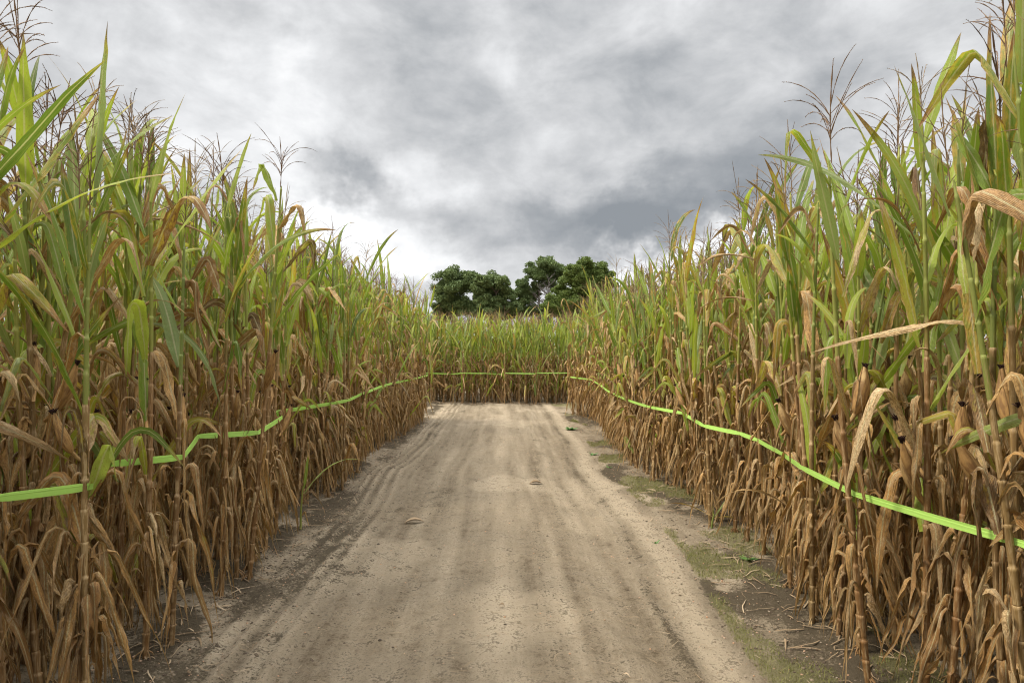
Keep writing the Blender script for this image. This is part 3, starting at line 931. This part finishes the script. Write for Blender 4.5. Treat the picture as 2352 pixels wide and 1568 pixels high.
hero(1.86, 2.50, 'right', [(1.30, 182, 'mid', dict(L=.92, W=0.025, th=22, kink=.3, kb=70, twist=40, dry=.85)), (1.62, 160, 'mid', dict(L=.62, W=0.033, th=16, kink=.35, kb=140, dry=.75)),
                          (2.0, 200, 'top', dict(L=.72, W=0.031, th=6, bend=-8, dry=.15)), (1.75, 120, 'green', dict(L=.75, W=0.034, th=10, bend=12, dry=.35))], [(.92, 172, 30, 1.15), (1.02, 300, 24, 1.05)])
hero(1.78, 2.85, 'right', [(1.02, 195, 'mid', dict(L=.86, W=0.030, th=24, kink=.36, kb=125, twist=30, dry=.95)), (1.5, 180, 'green', dict(L=.7, W=0.033, th=12, bend=10, dry=.3)), (1.95, 170, 'green', dict(L=.78, W=0.028, th=44, bend=42, dry=.12)),
                          (.86, 150, 'mid', dict(L=.7, W=0.030, th=14, kink=.1, kb=150, dry=1.0))], [(.88, 190, 16, 1.1), (.98, 100, 28, 1.1)])
hero(1.74, 3.30, 'right', [(1.28, 190, 'mid', dict(L=.74, W=0.031, th=8, kink=.28, kb=160, dry=.22, twist=20)), (1.85, 175, 'top', dict(L=.7, W=0.030, th=12, bend=6)), (1.5, 200, 'green', dict(L=.6, W=0.034, th=16, bend=14, dry=.3)), (1.1, 160, 'mid', dict(L=.6, W=0.030, th=10, kb=160, dry=.9))], [(.92, 180, 18, 1.1)])
hero(1.80, 4.10, 'right', [(1.40, 185, 'mid', dict(L=.7, W=0.031, th=8, kink=.3, kb=160, dry=.3)), (1.72, 150, 'mid', dict(L=.6, W=0.028, th=14, kink=.5, kb=130, dry=.7))], [(.95, 170, 20, 1.05)])
for P, sgn, wall in ((LT, -1, 'left'), (RT, 1, 'right')):
    for p in P[:-1]:
        if p[1] < 15.5: spots.append((p[0] + sgn * .055, p[1], wall, 0.0))
for p in FT: spots.append((p[0], p[1] + .03, 'far', 0.0))


def edge_x(P, y):
    yy = [p[1] for p in P if p[1] < 15.5]; xx = [p[0] for p in P if p[1] < 15.5]
    o = np.argsort(yy)
    return float(np.interp(y, np.array(yy)[o], np.array(xx)[o]))


for wall, P, sgn, yend in (('left', LT, -1, 14.3), ('right', RT, 1, 15.6)):
    inset = .09; row = 0
    while inset < 4.4:
        y = -1.2 + rng.uniform(0, .2)
        step = .165 if row == 0 else (.19 if row < 3 else .24)
        while y < yend:
            yy = y + rng.gauss(0, .03); e = edge_x(P, yy)
            xx = e + sgn * (inset + abs(rng.gauss(0, .035 if row == 0 else .07)))
            if wall == 'left' and row == 0 and 2.3 < yy < 4.5: xx -= .14
            if free(xx, yy, .085): spots.append((xx, yy, wall, (0.05 if row == 0 else inset) if yy < yend - .4 else min(inset, .3)))
            y += step * rng.uniform(.85, 1.15)
        inset += .24 if row < 4 else .42; row += 1
inset = .06; row = 0
while inset < 4.2:
    x = -7.5
    step = .21 if row == 0 else .19
    while x < 7.5:
        xx = x + rng.gauss(0, .03); yy = 18.66 + inset + abs(rng.gauss(0, .05))
        if free(xx, yy, .10): spots.append((xx, yy, 'far', inset))
        x += step * rng.uniform(.85, 1.15)
    inset += .25 if row < 5 else .45; row += 1


def score(s):
    x, y, w, ins = s
    if y < 1.55: return -1
    if abs(x / y) > 0.80 and abs(x / y) > .80 + .25 / y: return -1
    if w == 'far' and (x < -2.3 or x > 1.95): return -1
    return (1.0 / math.hypot(x, y)) * math.exp(-ins / (.42 if w != 'far' else .5))


order = sorted(range(len(spots)), key=lambda i: -score(spots[i]))
indiv = set(i for i in order[:300] if score(spots[i]) > 0)

# ordinal names for the nearest plants along each wall
ORD = ['first', 'second', 'third', 'fourth', 'fifth', 'sixth', 'seventh', 'eighth', 'ninth', 'tenth', 'eleventh', 'twelfth']
rank = {}
for wall in ('left', 'right'):
    fr = sorted([i for i in indiv if spots[i][2] == wall and spots[i][3] < .08], key=lambda i: spots[i][1])
    for n_, i in enumerate(fr): rank[i] = n_
GG = {k: G() for k in ('leaf', 'stalk', 'husk', 'silk', 'tassel')}
EXTRA = {}


def describe(i, plan):
    x, y, wall, ins = spots[i]
    g = 'corn plants of the %s wall' % wall
    ear = 'with a husked ear' if plan['ears'] else 'bearing no ear'
    if wall == 'far':
        t = 'left' if x < -.6 else ('middle' if x < .6 else 'right')
        if ins < .2: return 'green-topped corn in the front rank of the far wall, %s third' % t, g
        return 'green-topped corn behind the front rank of the far wall, %s third' % t, g
    k = rank.get(i, 99)
    if k < 12:
        return '%s corn of the %s wall front rank from the photo edge, %s' % (ORD[k], wall, ear), g
    z = 'nearest' if y < 4 else ('near' if y < 6.5 else ('middle' if y < 10 else 'farthest'))
    if ins < .08: return 'front rank corn of the %s wall, %s stretch, %s' % (wall, z, ear), g
    return 'corn half hidden behind the %s wall front rank, %s stretch, %s' % (wall, z, ear), g


nstuff = 0
for i, (x, y, wall, ins) in enumerate(spots):
    green = 2.2 if wall == 'far' else 0.0
    if wall == 'far': hs = rng.gauss(.925, .045)
    else: hs = min(1.12, max(.82, rng.gauss(1.0 if wall == 'left' else .965, .078)))
    if wall != 'far' and y > 6: hs *= .97
    yaw = rng.uniform(0, 6.28)
    face = {'left': 0, 'right': math.pi, 'far': -math.pi / 2}[wall] - yaw if ins < .11 else None
    plan = plan_plant(rng, green, hs, None, face, wall == 'far', wall == 'left' and y < 5.4)
    ls = R(2.6) if rng.random() < .9 else R(6)
    lean = (rng.gauss(0, ls), rng.gauss(0, ls), yaw)
    if (x, y) in HERO:
        hl, he = HERO[(x, y)]; lean = (0, 0, yaw)
        for (z_, azd, kd, kw) in hl:
            g = G(); g.add(*leaf_geo(kd, random.Random(int(z_ * 1000 + azd)), 26, 6, **kw), rng.random())
            plan['leaves'].append((kd, g.mesh('leaf_blade', M['leaf']), z_ / hs, R(azd) - yaw, 1.0))
        if he: plan['ears'] = [(k_ % 8, z_ / hs, R(azd) - yaw, R(th_), s_) for k_, (z_, azd, th_, s_) in enumerate(he)]
    z = gz(x, y) - .01
    if i in indiv:
        lab, grp = describe(i, plan)
        build_plant((x, y, z), lean, hs, plan, lab, grp)
    else:
        nstuff += 1
        bake_plant(GG, (x, y, z), lean, hs, plan, rng)
print('plants', len(spots), 'individual', len(indiv), 'stuff', nstuff)

# the crowd of plants behind: one object
Vs = []; Qs = []; As = []; Rs = []; Ms = []; off = 0
mats = []
for k, mk in (('leaf', 'leaf'), ('stalk', 'stalk'), ('husk', 'husk'), ('silk', 'silk'), ('tassel', 'tassel')):
    V, Q, A, Rr = GG[k].arr()
    Vs.append(V); Qs.append(Q + off); As.append(A); Rs.append(Rr); Ms.append(np.full(len(Q), len(mats), np.int32)); mats.append(M[mk]); off += len(V)
me = mk_mesh('corn_crowd', np.concatenate(Vs), np.concatenate(Qs), mats[0], np.concatenate(As), np.concatenate(Rs))
for m_ in mats[1:]: me.materials.append(m_)
me.polygons.foreach_set('material_index', np.concatenate(Ms))
tag(part('corn_field', me), 'dense mass of ripening corn standing behind the front plants of all three walls', 'corn field', kind='stuff')

# ------------------------------------------------------------------ trees beyond the field
def leaf_cloud(g, c, r, n, size, rng, flat=.75, ratio=.5):
    c = np.array(c)
    d = np.array([[rng.gauss(0, 1) for _ in range(3)] for _ in range(n)]); d /= np.linalg.norm(d, axis=1)[:, None]
    rad = np.array([rng.random() ** .45 for _ in range(n)])[:, None]
    P = c + d * rad * np.array([r, r, r * flat])
    a = np.array([[rng.gauss(0, 1) for _ in range(3)] for _ in range(n)]); a += d * .8; a[:, 2] += .25; a /= np.linalg.norm(a, axis=1)[:, None]
    b = np.array([[rng.gauss(0, 1) for _ in range(3)] for _ in range(n)]); b -= a * (a * b).sum(1)[:, None]; b /= np.linalg.norm(b, axis=1)[:, None]
    sz = np.array([rng.uniform(.6, 1.2) for _ in range(n)])[:, None] * size
    V = np.stack([P - a * sz, P + b * sz * ratio, P + a * sz, P - b * sz * ratio], 1).reshape(-1, 3)
    Q = np.arange(4 * n).reshape(-1, 4)
    g.add(V, Q, np.zeros((4 * n, 3)), np.repeat([rng.random() for _ in range(n)], 4))


def limb(g, a, b, r0, r1, rng, bow=.1, n=6):
    a = np.array(a, float); b = np.array(b, float); s = np.linspace(0, 1, n)[:, None]
    L = np.linalg.norm(b - a); k = np.array([rng.uniform(-1, 1) for _ in range(3)]) * bow * L
    P = a * (1 - s) + b * s + k * np.sin(s * math.pi) * .5
    g.add(*tube(P, np.linspace(r0, r1, n), 6), rng.random())
    return P


TD = 110.0
def tp(px, py, d=TD): return ((px - 1150) / F * d, d, EYE + (800 - py) / F * d)


def tree(name, label, px, top, clumps, mat, dist, seed, size=.21, density=1.1, ratio=.42, trunkr=.28, grow=1.3):
    px += 8; clumps = [(a + 8, b, c) for a, b, c in clumps]
    rng = random.Random(seed); x = (px - 1150) / F * dist
    root = empty(name, (x, dist, 0)); tag(root, label, 'tree', 'trees beyond the corn field')
    H = EYE + (800 - top) / F * dist
    tg = G(); cg = G()
    P = limb(tg, (0, 0, -.3), (rng.uniform(-.5, .5), 0, H * .93), trunkr, .05, rng, .04, 14)
    for (cx_, cy_, r) in clumps:
        c = np.array([(cx_ - px) / F * dist, rng.uniform(-1, 1) * 1.6, EYE + (800 - cy_) / F * dist])
        rr = r / F * dist * grow
        z0 = max(H * .25, c[2] - abs(c[0]) * rng.uniform(.3, .7) - rr * .6)
        p0 = np.array([np.interp(z0, P[:, 2], P[:, j]) for j in range(3)])
        limb(tg, p0, c, .09, .02, rng, .15)
        ns = int(15 * density)
        for k in range(ns):
            d = np.array([rng.gauss(0, 1) for _ in range(3)]); d /= np.linalg.norm(d)
            cc = c + d * rr * rng.uniform(.35, .95) * np.array([1, 1, .75])
            leaf_cloud(cg, cc, rr * rng.uniform(.34, .58), int(120 * (rr / 1.2) * (.24 / size) ** 1.5), size, rng, .65, ratio)
            if k % 3 == 0: limb(tg, c, cc, .03, .01, rng, .1, 3)
    part('trunk', tg.mesh('trunk', M['bark']), root)
    part('crown', cg.mesh('crown', M[mat], False), root)
    return root


tree('pine_tree', 'dark rounded pine at the left end of the tree line behind the far corn', 1040, 612,
     [(1040, 634, 22), (1018, 640, 20), (1064, 640, 20), (1005, 664, 18), (1030, 662, 22), (1062, 664, 22), (1082, 652, 15), (1012, 690, 18), (1040, 692, 18), (1070, 694, 18), (1000, 704, 14), (1030, 716, 18), (1078, 716, 18), (1012, 720, 18), (1052, 706, 18), (1092, 690, 14)], 'pine', 110, 1)
tree('pine_tree', 'lower domed pine second from the left in the tree line', 1124, 622,
     [(1124, 640, 19), (1104, 648, 17), (1146, 650, 17), (1096, 668, 18), (1122, 668, 18), (1152, 668, 15), (1100, 692, 17), (1130, 694, 16), (1158, 690, 14), (1095, 714, 18), (1150, 714, 18), (1170, 706, 14), (1122, 716, 18), (1112, 704, 16)], 'pine', 106, 2)
tree('pine_tree', 'tallest pine of the tree line with a high round crown and a lower side bough', 1232, 588,
     [(1246, 608, 20), (1224, 616, 18), (1268, 616, 18), (1282, 626, 12), (1214, 632, 14), (1240, 632, 17), (1262, 638, 14), (1192, 655, 13), (1184, 672, 14), (1202, 670, 12), (1196, 690, 14), (1180, 700, 14), (1212, 684, 9), (1176, 716, 18), (1216, 712, 14), (1236, 722, 16), (1200, 716, 14), (1228, 654, 13), (1250, 650, 13), (1222, 672, 12)], 'pine', 112, 3)
tree('broadleaf_tree', 'broad spreading light green tree at the right end of the tree line', 1335, 594,
     [(1335, 612, 20), (1312, 620, 18), (1360, 616, 20), (1380, 636, 18), (1296, 640, 18), (1328, 642, 24), (1358, 644, 22), (1392, 656, 14), (1280, 664, 17), (1310, 668, 22), (1344, 670, 24), (1376, 672, 20), (1266, 690, 18), (1300, 694, 22), (1336, 700, 24), (1376, 700, 24), (1400, 690, 16), (1256, 712, 18), (1310, 720, 22), (1352, 722, 22), (1280, 716, 20), (1395, 716, 18)], 'broad', 104, 4, .17, 1.15, .6, .28, 1.3)
# leafless grey tree between them
rd = random.Random(9); dg = G(); dist = 109
root = empty('bare_tree', ((1256 - 1150) / F * dist, dist, 0)); tag(root, 'leafless grey tree between the tallest pine and the broad green tree', 'tree', 'trees beyond the corn field')
P = limb(dg, (0, 0, -.3), (.3, 0, 12.2), .22, .04, rd, .05, 10)
for k in range(60):
    z0 = rd.uniform(3, 12); p0 = np.array([np.interp(z0, P[:, 2], P[:, j]) for j in range(3)]); a = rd.uniform(0, 6.28); L = rd.uniform(1.2, 3.4) * (1 - (z0 - 4) / 14)
    e = p0 + np.array([math.cos(a) * L, math.sin(a) * L, rd.uniform(.3, 1.1) * L])
    b = limb(dg, p0, e, .07, .03, rd, .2)
    for j in range(5):
        q = b[rd.randrange(2, 6)]; limb(dg, q, q + np.array([rd.gauss(0, .6), rd.gauss(0, .6), rd.uniform(.2, .9)]), .035, .02, rd, .2, 3)
part('branches', dg.mesh('branches', M['deadwood']), root)
# far wood along the horizon, seen only in slits between stalks
wg = G(); rw = random.Random(3)
for k in range(70):
    leaf_cloud(wg, (-300 + k * 8.7 + rw.uniform(-3, 3), 330 + rw.uniform(-20, 20), rw.uniform(2, 4)), 6, 60, 1.6, rw, .7)
tag(part('far_wood', wg.mesh('far_wood', M['pine'], False)), 'low distant wood on the horizon behind the corn', 'wood', kind='stuff')

# ------------------------------------------------------------------ small things on the ground
def strip_geo(rng, L, w, lift, curl):
    n = 6; a = 0; x = y = 0; P = []
    da = rng.gauss(0, curl)
    for i in range(n + 1):
        P.append((x, y, .004 + lift * math.sin(i / n * math.pi) + rng.uniform(0, .002))); x += math.cos(a) * L / n; y += math.sin(a) * L / n; a += da + rng.gauss(0, curl * .5)
    P = np.array(P); T = np.gradient(P, axis=0); S = np.stack([-T[:, 1], T[:, 0], np.zeros(n + 1)], 1); S /= np.linalg.norm(S, axis=1)[:, None]
    ww = w * np.array([.5, 1, 1, .9, .8, .5, .1]); V = np.stack([P - S * ww[:, None], P + [0, 0, w * .5], P + S * ww[:, None]], 1).reshape(-1, 3)
    A = np.zeros((len(V), 3)); A[:, 0] = np.tile([-1, 0, 1], n + 1); A[:, 1] = np.repeat(np.linspace(0, L, n + 1), 3); A[:, 2] = 1.05
    return V, grid_quads(n, 2), A


def blob_geo(rng, r, flat=.6):
    V = []; n = 6
    for i, (zz, rr) in enumerate(((-.8, .55), (-.2, 1), (.45, .85), (.9, .3))):
        for j in range(n):
            a = j / n * 6.283; k = rng.uniform(.75, 1.2); V.append((r * rr * k * math.cos(a), r * rr * k * math.sin(a), r * zz * flat * rng.uniform(.8, 1.1)))
    Q = [(i * n + j, i * n + (j + 1) % n, (i + 1) * n + (j + 1) % n, (i + 1) * n + j) for i in range(3) for j in range(n)] + [(18, 19, 20, 21), (18, 21, 22, 23)]
    return np.array(V), np.array(Q), np.zeros((len(V), 3))


def scatter(g, geo, x, y, a, rng, dz=0.0, tilt=0):
    V, Q, A = geo; c, s = math.cos(a), math.sin(a)
    W = np.stack([V[:, 0] * c - V[:, 1] * s, V[:, 0] * s + V[:, 1] * c, V[:, 2]], 1)
    X_, Y_ = W[:, 0] + x, W[:, 1] + y
    z0, _ = ground_fields(X_, Y_)
    if dz is None: z0 = np.full(len(V), z0.mean())
    g.add(np.stack([X_, Y_, W[:, 2] + z0 + (dz or 0)], 1), Q, A, rng.random())


rng = random.Random(77)
lit = G(); tw = G()
for k in range(1300):     # dead leaf shreds at the foot of the walls
    sgn = rng.choice((-1, 1)); y = 1.8 + rng.random() ** 1.4 * 14
    x = sgn * (1.62 + abs(rng.gauss(0, .32)) - .05) if rng.random() < .85 else sgn * rng.uniform(1.3, 1.7)
    scatter(lit, strip_geo(rng, rng.uniform(.03, .20), rng.uniform(.0015, .005), rng.uniform(0, .008), .12), x, y, rng.uniform(0, 6.28), rng, .002)
for k in range(500):
    scatter(lit, strip_geo(rng, rng.uniform(.06, .3), rng.uniform(.003, .010), rng.uniform(0, .03), .25), rng.uniform(-3, 3), 18.55 + abs(rng.gauss(0, .3)), rng.uniform(0, 6.28), rng, .002)
tag(part('leaf_litter', lit.mesh('leaf_litter', M['twig'])), 'shreds of dead brown corn leaf lying along the foot of the walls', 'leaf litter', kind='stuff')
for k in range(750):      # straw and stalklets on the path
    y = 2.4 + rng.random() ** 1.5 * 14
    cxp, cyp = rng.choice([(-.8, 4.3), (.15, 7.3), (1.1, 4.0), (-.3, 3.6), (-1.2, 3.2), (.5, 3.3)]) if rng.random() < .5 else (rng.uniform(-1.5, 1.4), y)
    x = cxp + rng.gauss(0, .28); y = cyp + rng.gauss(0, .35)
    P = strip_geo(rng, rng.uniform(.02, .11), .0012, rng.uniform(0, .006), .22)
    scatter(tw, P, x, y, rng.uniform(0, 6.28), rng, .001)
tag(part('straw_litter', tw.mesh('straw_litter', M['twig'])), 'scattered fine straw and rootlets on the sandy path', 'straw litter', kind='stuff')
pb = G(); cl = G()
for k in range(3200):
    sgn = rng.choice((-1, 1)); y = 2 + rng.random() ** 1.6 * 12
    x = sgn * abs(rng.gauss(1.5, .2)) if rng.random() < .72 else rng.uniform(-1.5, 1.5)
    scatter(pb, blob_geo(rng, rng.choice([.0025, .003, .004, .005, .007])), x, y, rng.uniform(0, 6.28), rng, .001)
tag(part('gravel', pb.mesh('gravel', M['pebble'])), 'small pale and reddish pebbles strewn over the soil', 'gravel', kind='stuff')
for k in range(7000):
    y = 2.2 + rng.random() ** 1.6 * 13
    r_ = rng.random()
    x = rng.gauss(-1.66, .2) if r_ < .55 else (rng.gauss(1.55, .22) if r_ < .85 else (rng.gauss(-1.2, .25) if r_ < .97 else rng.uniform(-1.4, 1.3)))
    scatter(cl, blob_geo(rng, rng.choice([.003, .004, .005, .007, .011]), .55), x, y, rng.uniform(0, 6.28), rng, 0)
tag(part('soil_crumbs', cl.mesh('soil_crumbs', M['clod'])), 'loose dark crumbs of soil along the path edges', 'soil crumbs', kind='stuff')
# short mossy grass on the right verge
mg = G()
cand = np.random.RandomState(4).uniform([1.2, 2.2], [2.1, 15], (60000, 2))
_, sm = ground_fields(cand[:, 0], cand[:, 1])
cand = cand[(sm[:, 1] > .45)]
cand = cand[:16000]
for x, y in cand:
    z = 0; h = rng.uniform(.006, .022); a = rng.uniform(0, 6.28); w = .0011 + .0004 * y / 3
    dx, dy = math.cos(a), math.sin(a); lx, ly = rng.gauss(0, .5) * h, rng.gauss(0, .5) * h
    mg.add([(x - dx * w, y - dy * w, 0), (x + dx * w, y + dy * w, 0), (x + lx + dx * w * .3, y + ly + dy * w * .3, h), (x + lx - dx * w * .3, y + ly - dy * w * .3, h)], [(0, 1, 2, 3)], np.zeros((4, 3)), rng.random())
V, Q, A, Rr = mg.arr(); z0, _ = ground_fields(V[:, 0], V[:, 1]); V[:, 2] += z0
tag(part('verge_grass', mk_mesh('verge_grass', V, Q, M['moss'], A, Rr)), 'thin mossy grass in patches along the right foot of the corn', 'grass', kind='stuff')

# green seedlings and weeds
def seedling(px, py, label, H, specs, seed, dry=1):
    r = random.Random(seed); x, y, _ = unproj(px, py, 0.0)
    root = empty('corn_seedling', (x, y, gz(x, y) - .005)); tag(root, label, 'seedling')
    g = G(); s = np.linspace(0, 1, 7); P = np.stack([.02 * s ** 2, 0 * s, H * s], 1)
    g.add(*tube(P, np.linspace(.010, .005, 7), 7, .15), .3)
    part('stalk', g.mesh('seedling_stalk', M['stalk']), root)
    for (z, azd, kind, kw) in specs:
        g = G(); g.add(*leaf_geo(kind, r, 18, 4, **kw), r.random())
        part('leaf', g.mesh('leaf_blade', M['leaf']), root, (.02 * (z / H) ** 2, 0, z), (0, 0, R(azd)))
    return root


seedling(694, 1212, 'green seedling with a long arching pale leaf in front of the left wall', .36,
         [(.30, 15, 'green', dict(L=.62, W=.022, th=35, bend=85, dry=.05, twist=20)), (.26, -40, 'mid', dict(L=.42, W=.012, th=50, dry=.75, kb=70, kink=.3)),
          (.20, 190, 'mid', dict(L=.40, W=.020, th=25, dry=.6)), (.34, 60, 'top', dict(L=.30, W=.016, th=10, dry=0.1)), (.12, -20, 'dry', dict(L=.2, W=.012))], 1)
seedling(1636, 1216, 'small yellow-green seedling on the bare verge in front of the right wall', .12,
         [(.10, 20, 'green', dict(L=.40, W=.014, th=42, bend=20, dry=.3, twist=20)), (.10, 160, 'green', dict(L=.36, W=.010, th=62, bend=40, dry=.45)),
          (.09, -40, 'green', dict(L=.26, W=.011, th=70, bend=60, dry=.35)), (.11, 100, 'top', dict(L=.12, W=.010, th=12, dry=.1)), (.04, -150, 'dry', dict(L=.16, W=.008, th=70))], 2)


def weed(px, py, label, r0, n, seed):
    r = random.Random(seed); x, y, _ = unproj(px, py, 0.0)
    g = G()
    for k in range(n):
        a = k * 2.4 + r.uniform(-.3, .3); L = r0 * r.uniform(.6, 1.1); th = r.uniform(45, 82)
        V, Q, A = leaf_geo('green', r, 6, 2, L=L, W=L * .22, th=th, bend=20, twist=0)
        c, s = math.cos(a), math.sin(a)
        g.add(np.stack([V[:, 0] * c - V[:, 1] * s, V[:, 0] * s + V[:, 1] * c, V[:, 2]], 1), Q, A, r.random())
    o = part('weed', g.mesh('weed', M['weed']), None, (x, y, gz(x, y)))
    tag(o, label, 'weed', 'small green weeds on the verge')


weed(1720, 1292, 'bright green rosette weed, the nearest one, on the dark right verge', .075, 9, 1)
weed(1505, 1247, 'small pale green weed on the sand strip right of the path', .04, 7, 2)
weed(1362, 1043, 'dark green weed tuft on the right edge of the path, halfway along', .08, 9, 3)
weed(1400, 1073, 'light green weed just nearer than the dark tuft on the right edge', .05, 7, 4)
weed(1310, 985, 'low green weed patch by the foot of the right wall, farthest of the weeds', .16, 14, 5)


def fallen_leaf(px, py, label, L, W, az, seed):
    L *= .7; W *= 1.2
    r = random.Random(seed); x, y, _ = unproj(px, py, 0.0)
    g = G(); n = 10; s = np.linspace(0, 1, n + 1)
    P = np.stack([s * L, .1 * L * np.sin(s * 3), .006 + .014 * np.sin(s * math.pi)], 1)
    w = W * np.clip(np.sin(s * math.pi * .96 + .1), .08, 1); V = np.stack([P + [0, 1, 0] * w[:, None] * q + np.array([0, 0, 1]) * (abs(q) * w * .5)[:, None] for q in (-1, -.5, 0, .5, 1)], 1).reshape(-1, 3)
    A = np.zeros((len(V), 3)); A[:, 0] = np.tile((-1, -.5, 0, .5, 1), n + 1); A[:, 1] = np.repeat(s * L, 5); A[:, 2] = 1
    g.add(V, grid_quads(n, 4), A, r.random())
    o = part('fallen_leaf', g.mesh('fallen_leaf', M['twig']), None, (x, y, gz(x, y)), (0, 0, R(az))); tag(o, label, 'leaf', 'dead leaves fallen on the path')


fallen_leaf(1145, 1392, 'small dark curled leaf lying in the middle of the path', .055, .010, -10, 1)
fallen_leaf(1425, 1548, 'thin dark twig-like leaf at the bottom right of the path', .07, .006, -30, 2)
fallen_leaf(905, 1478, 'tiny dark leaf scrap on the lower left part of the path', .035, .006, 5, 3)
fallen_leaf(1215, 1110, 'brown flattened leaf wad in the centre of the path', .22, .035, 5, 4)
fallen_leaf(930, 1195, 'dull brown leaf wad on the left half of the path', .25, .03, 10, 5)
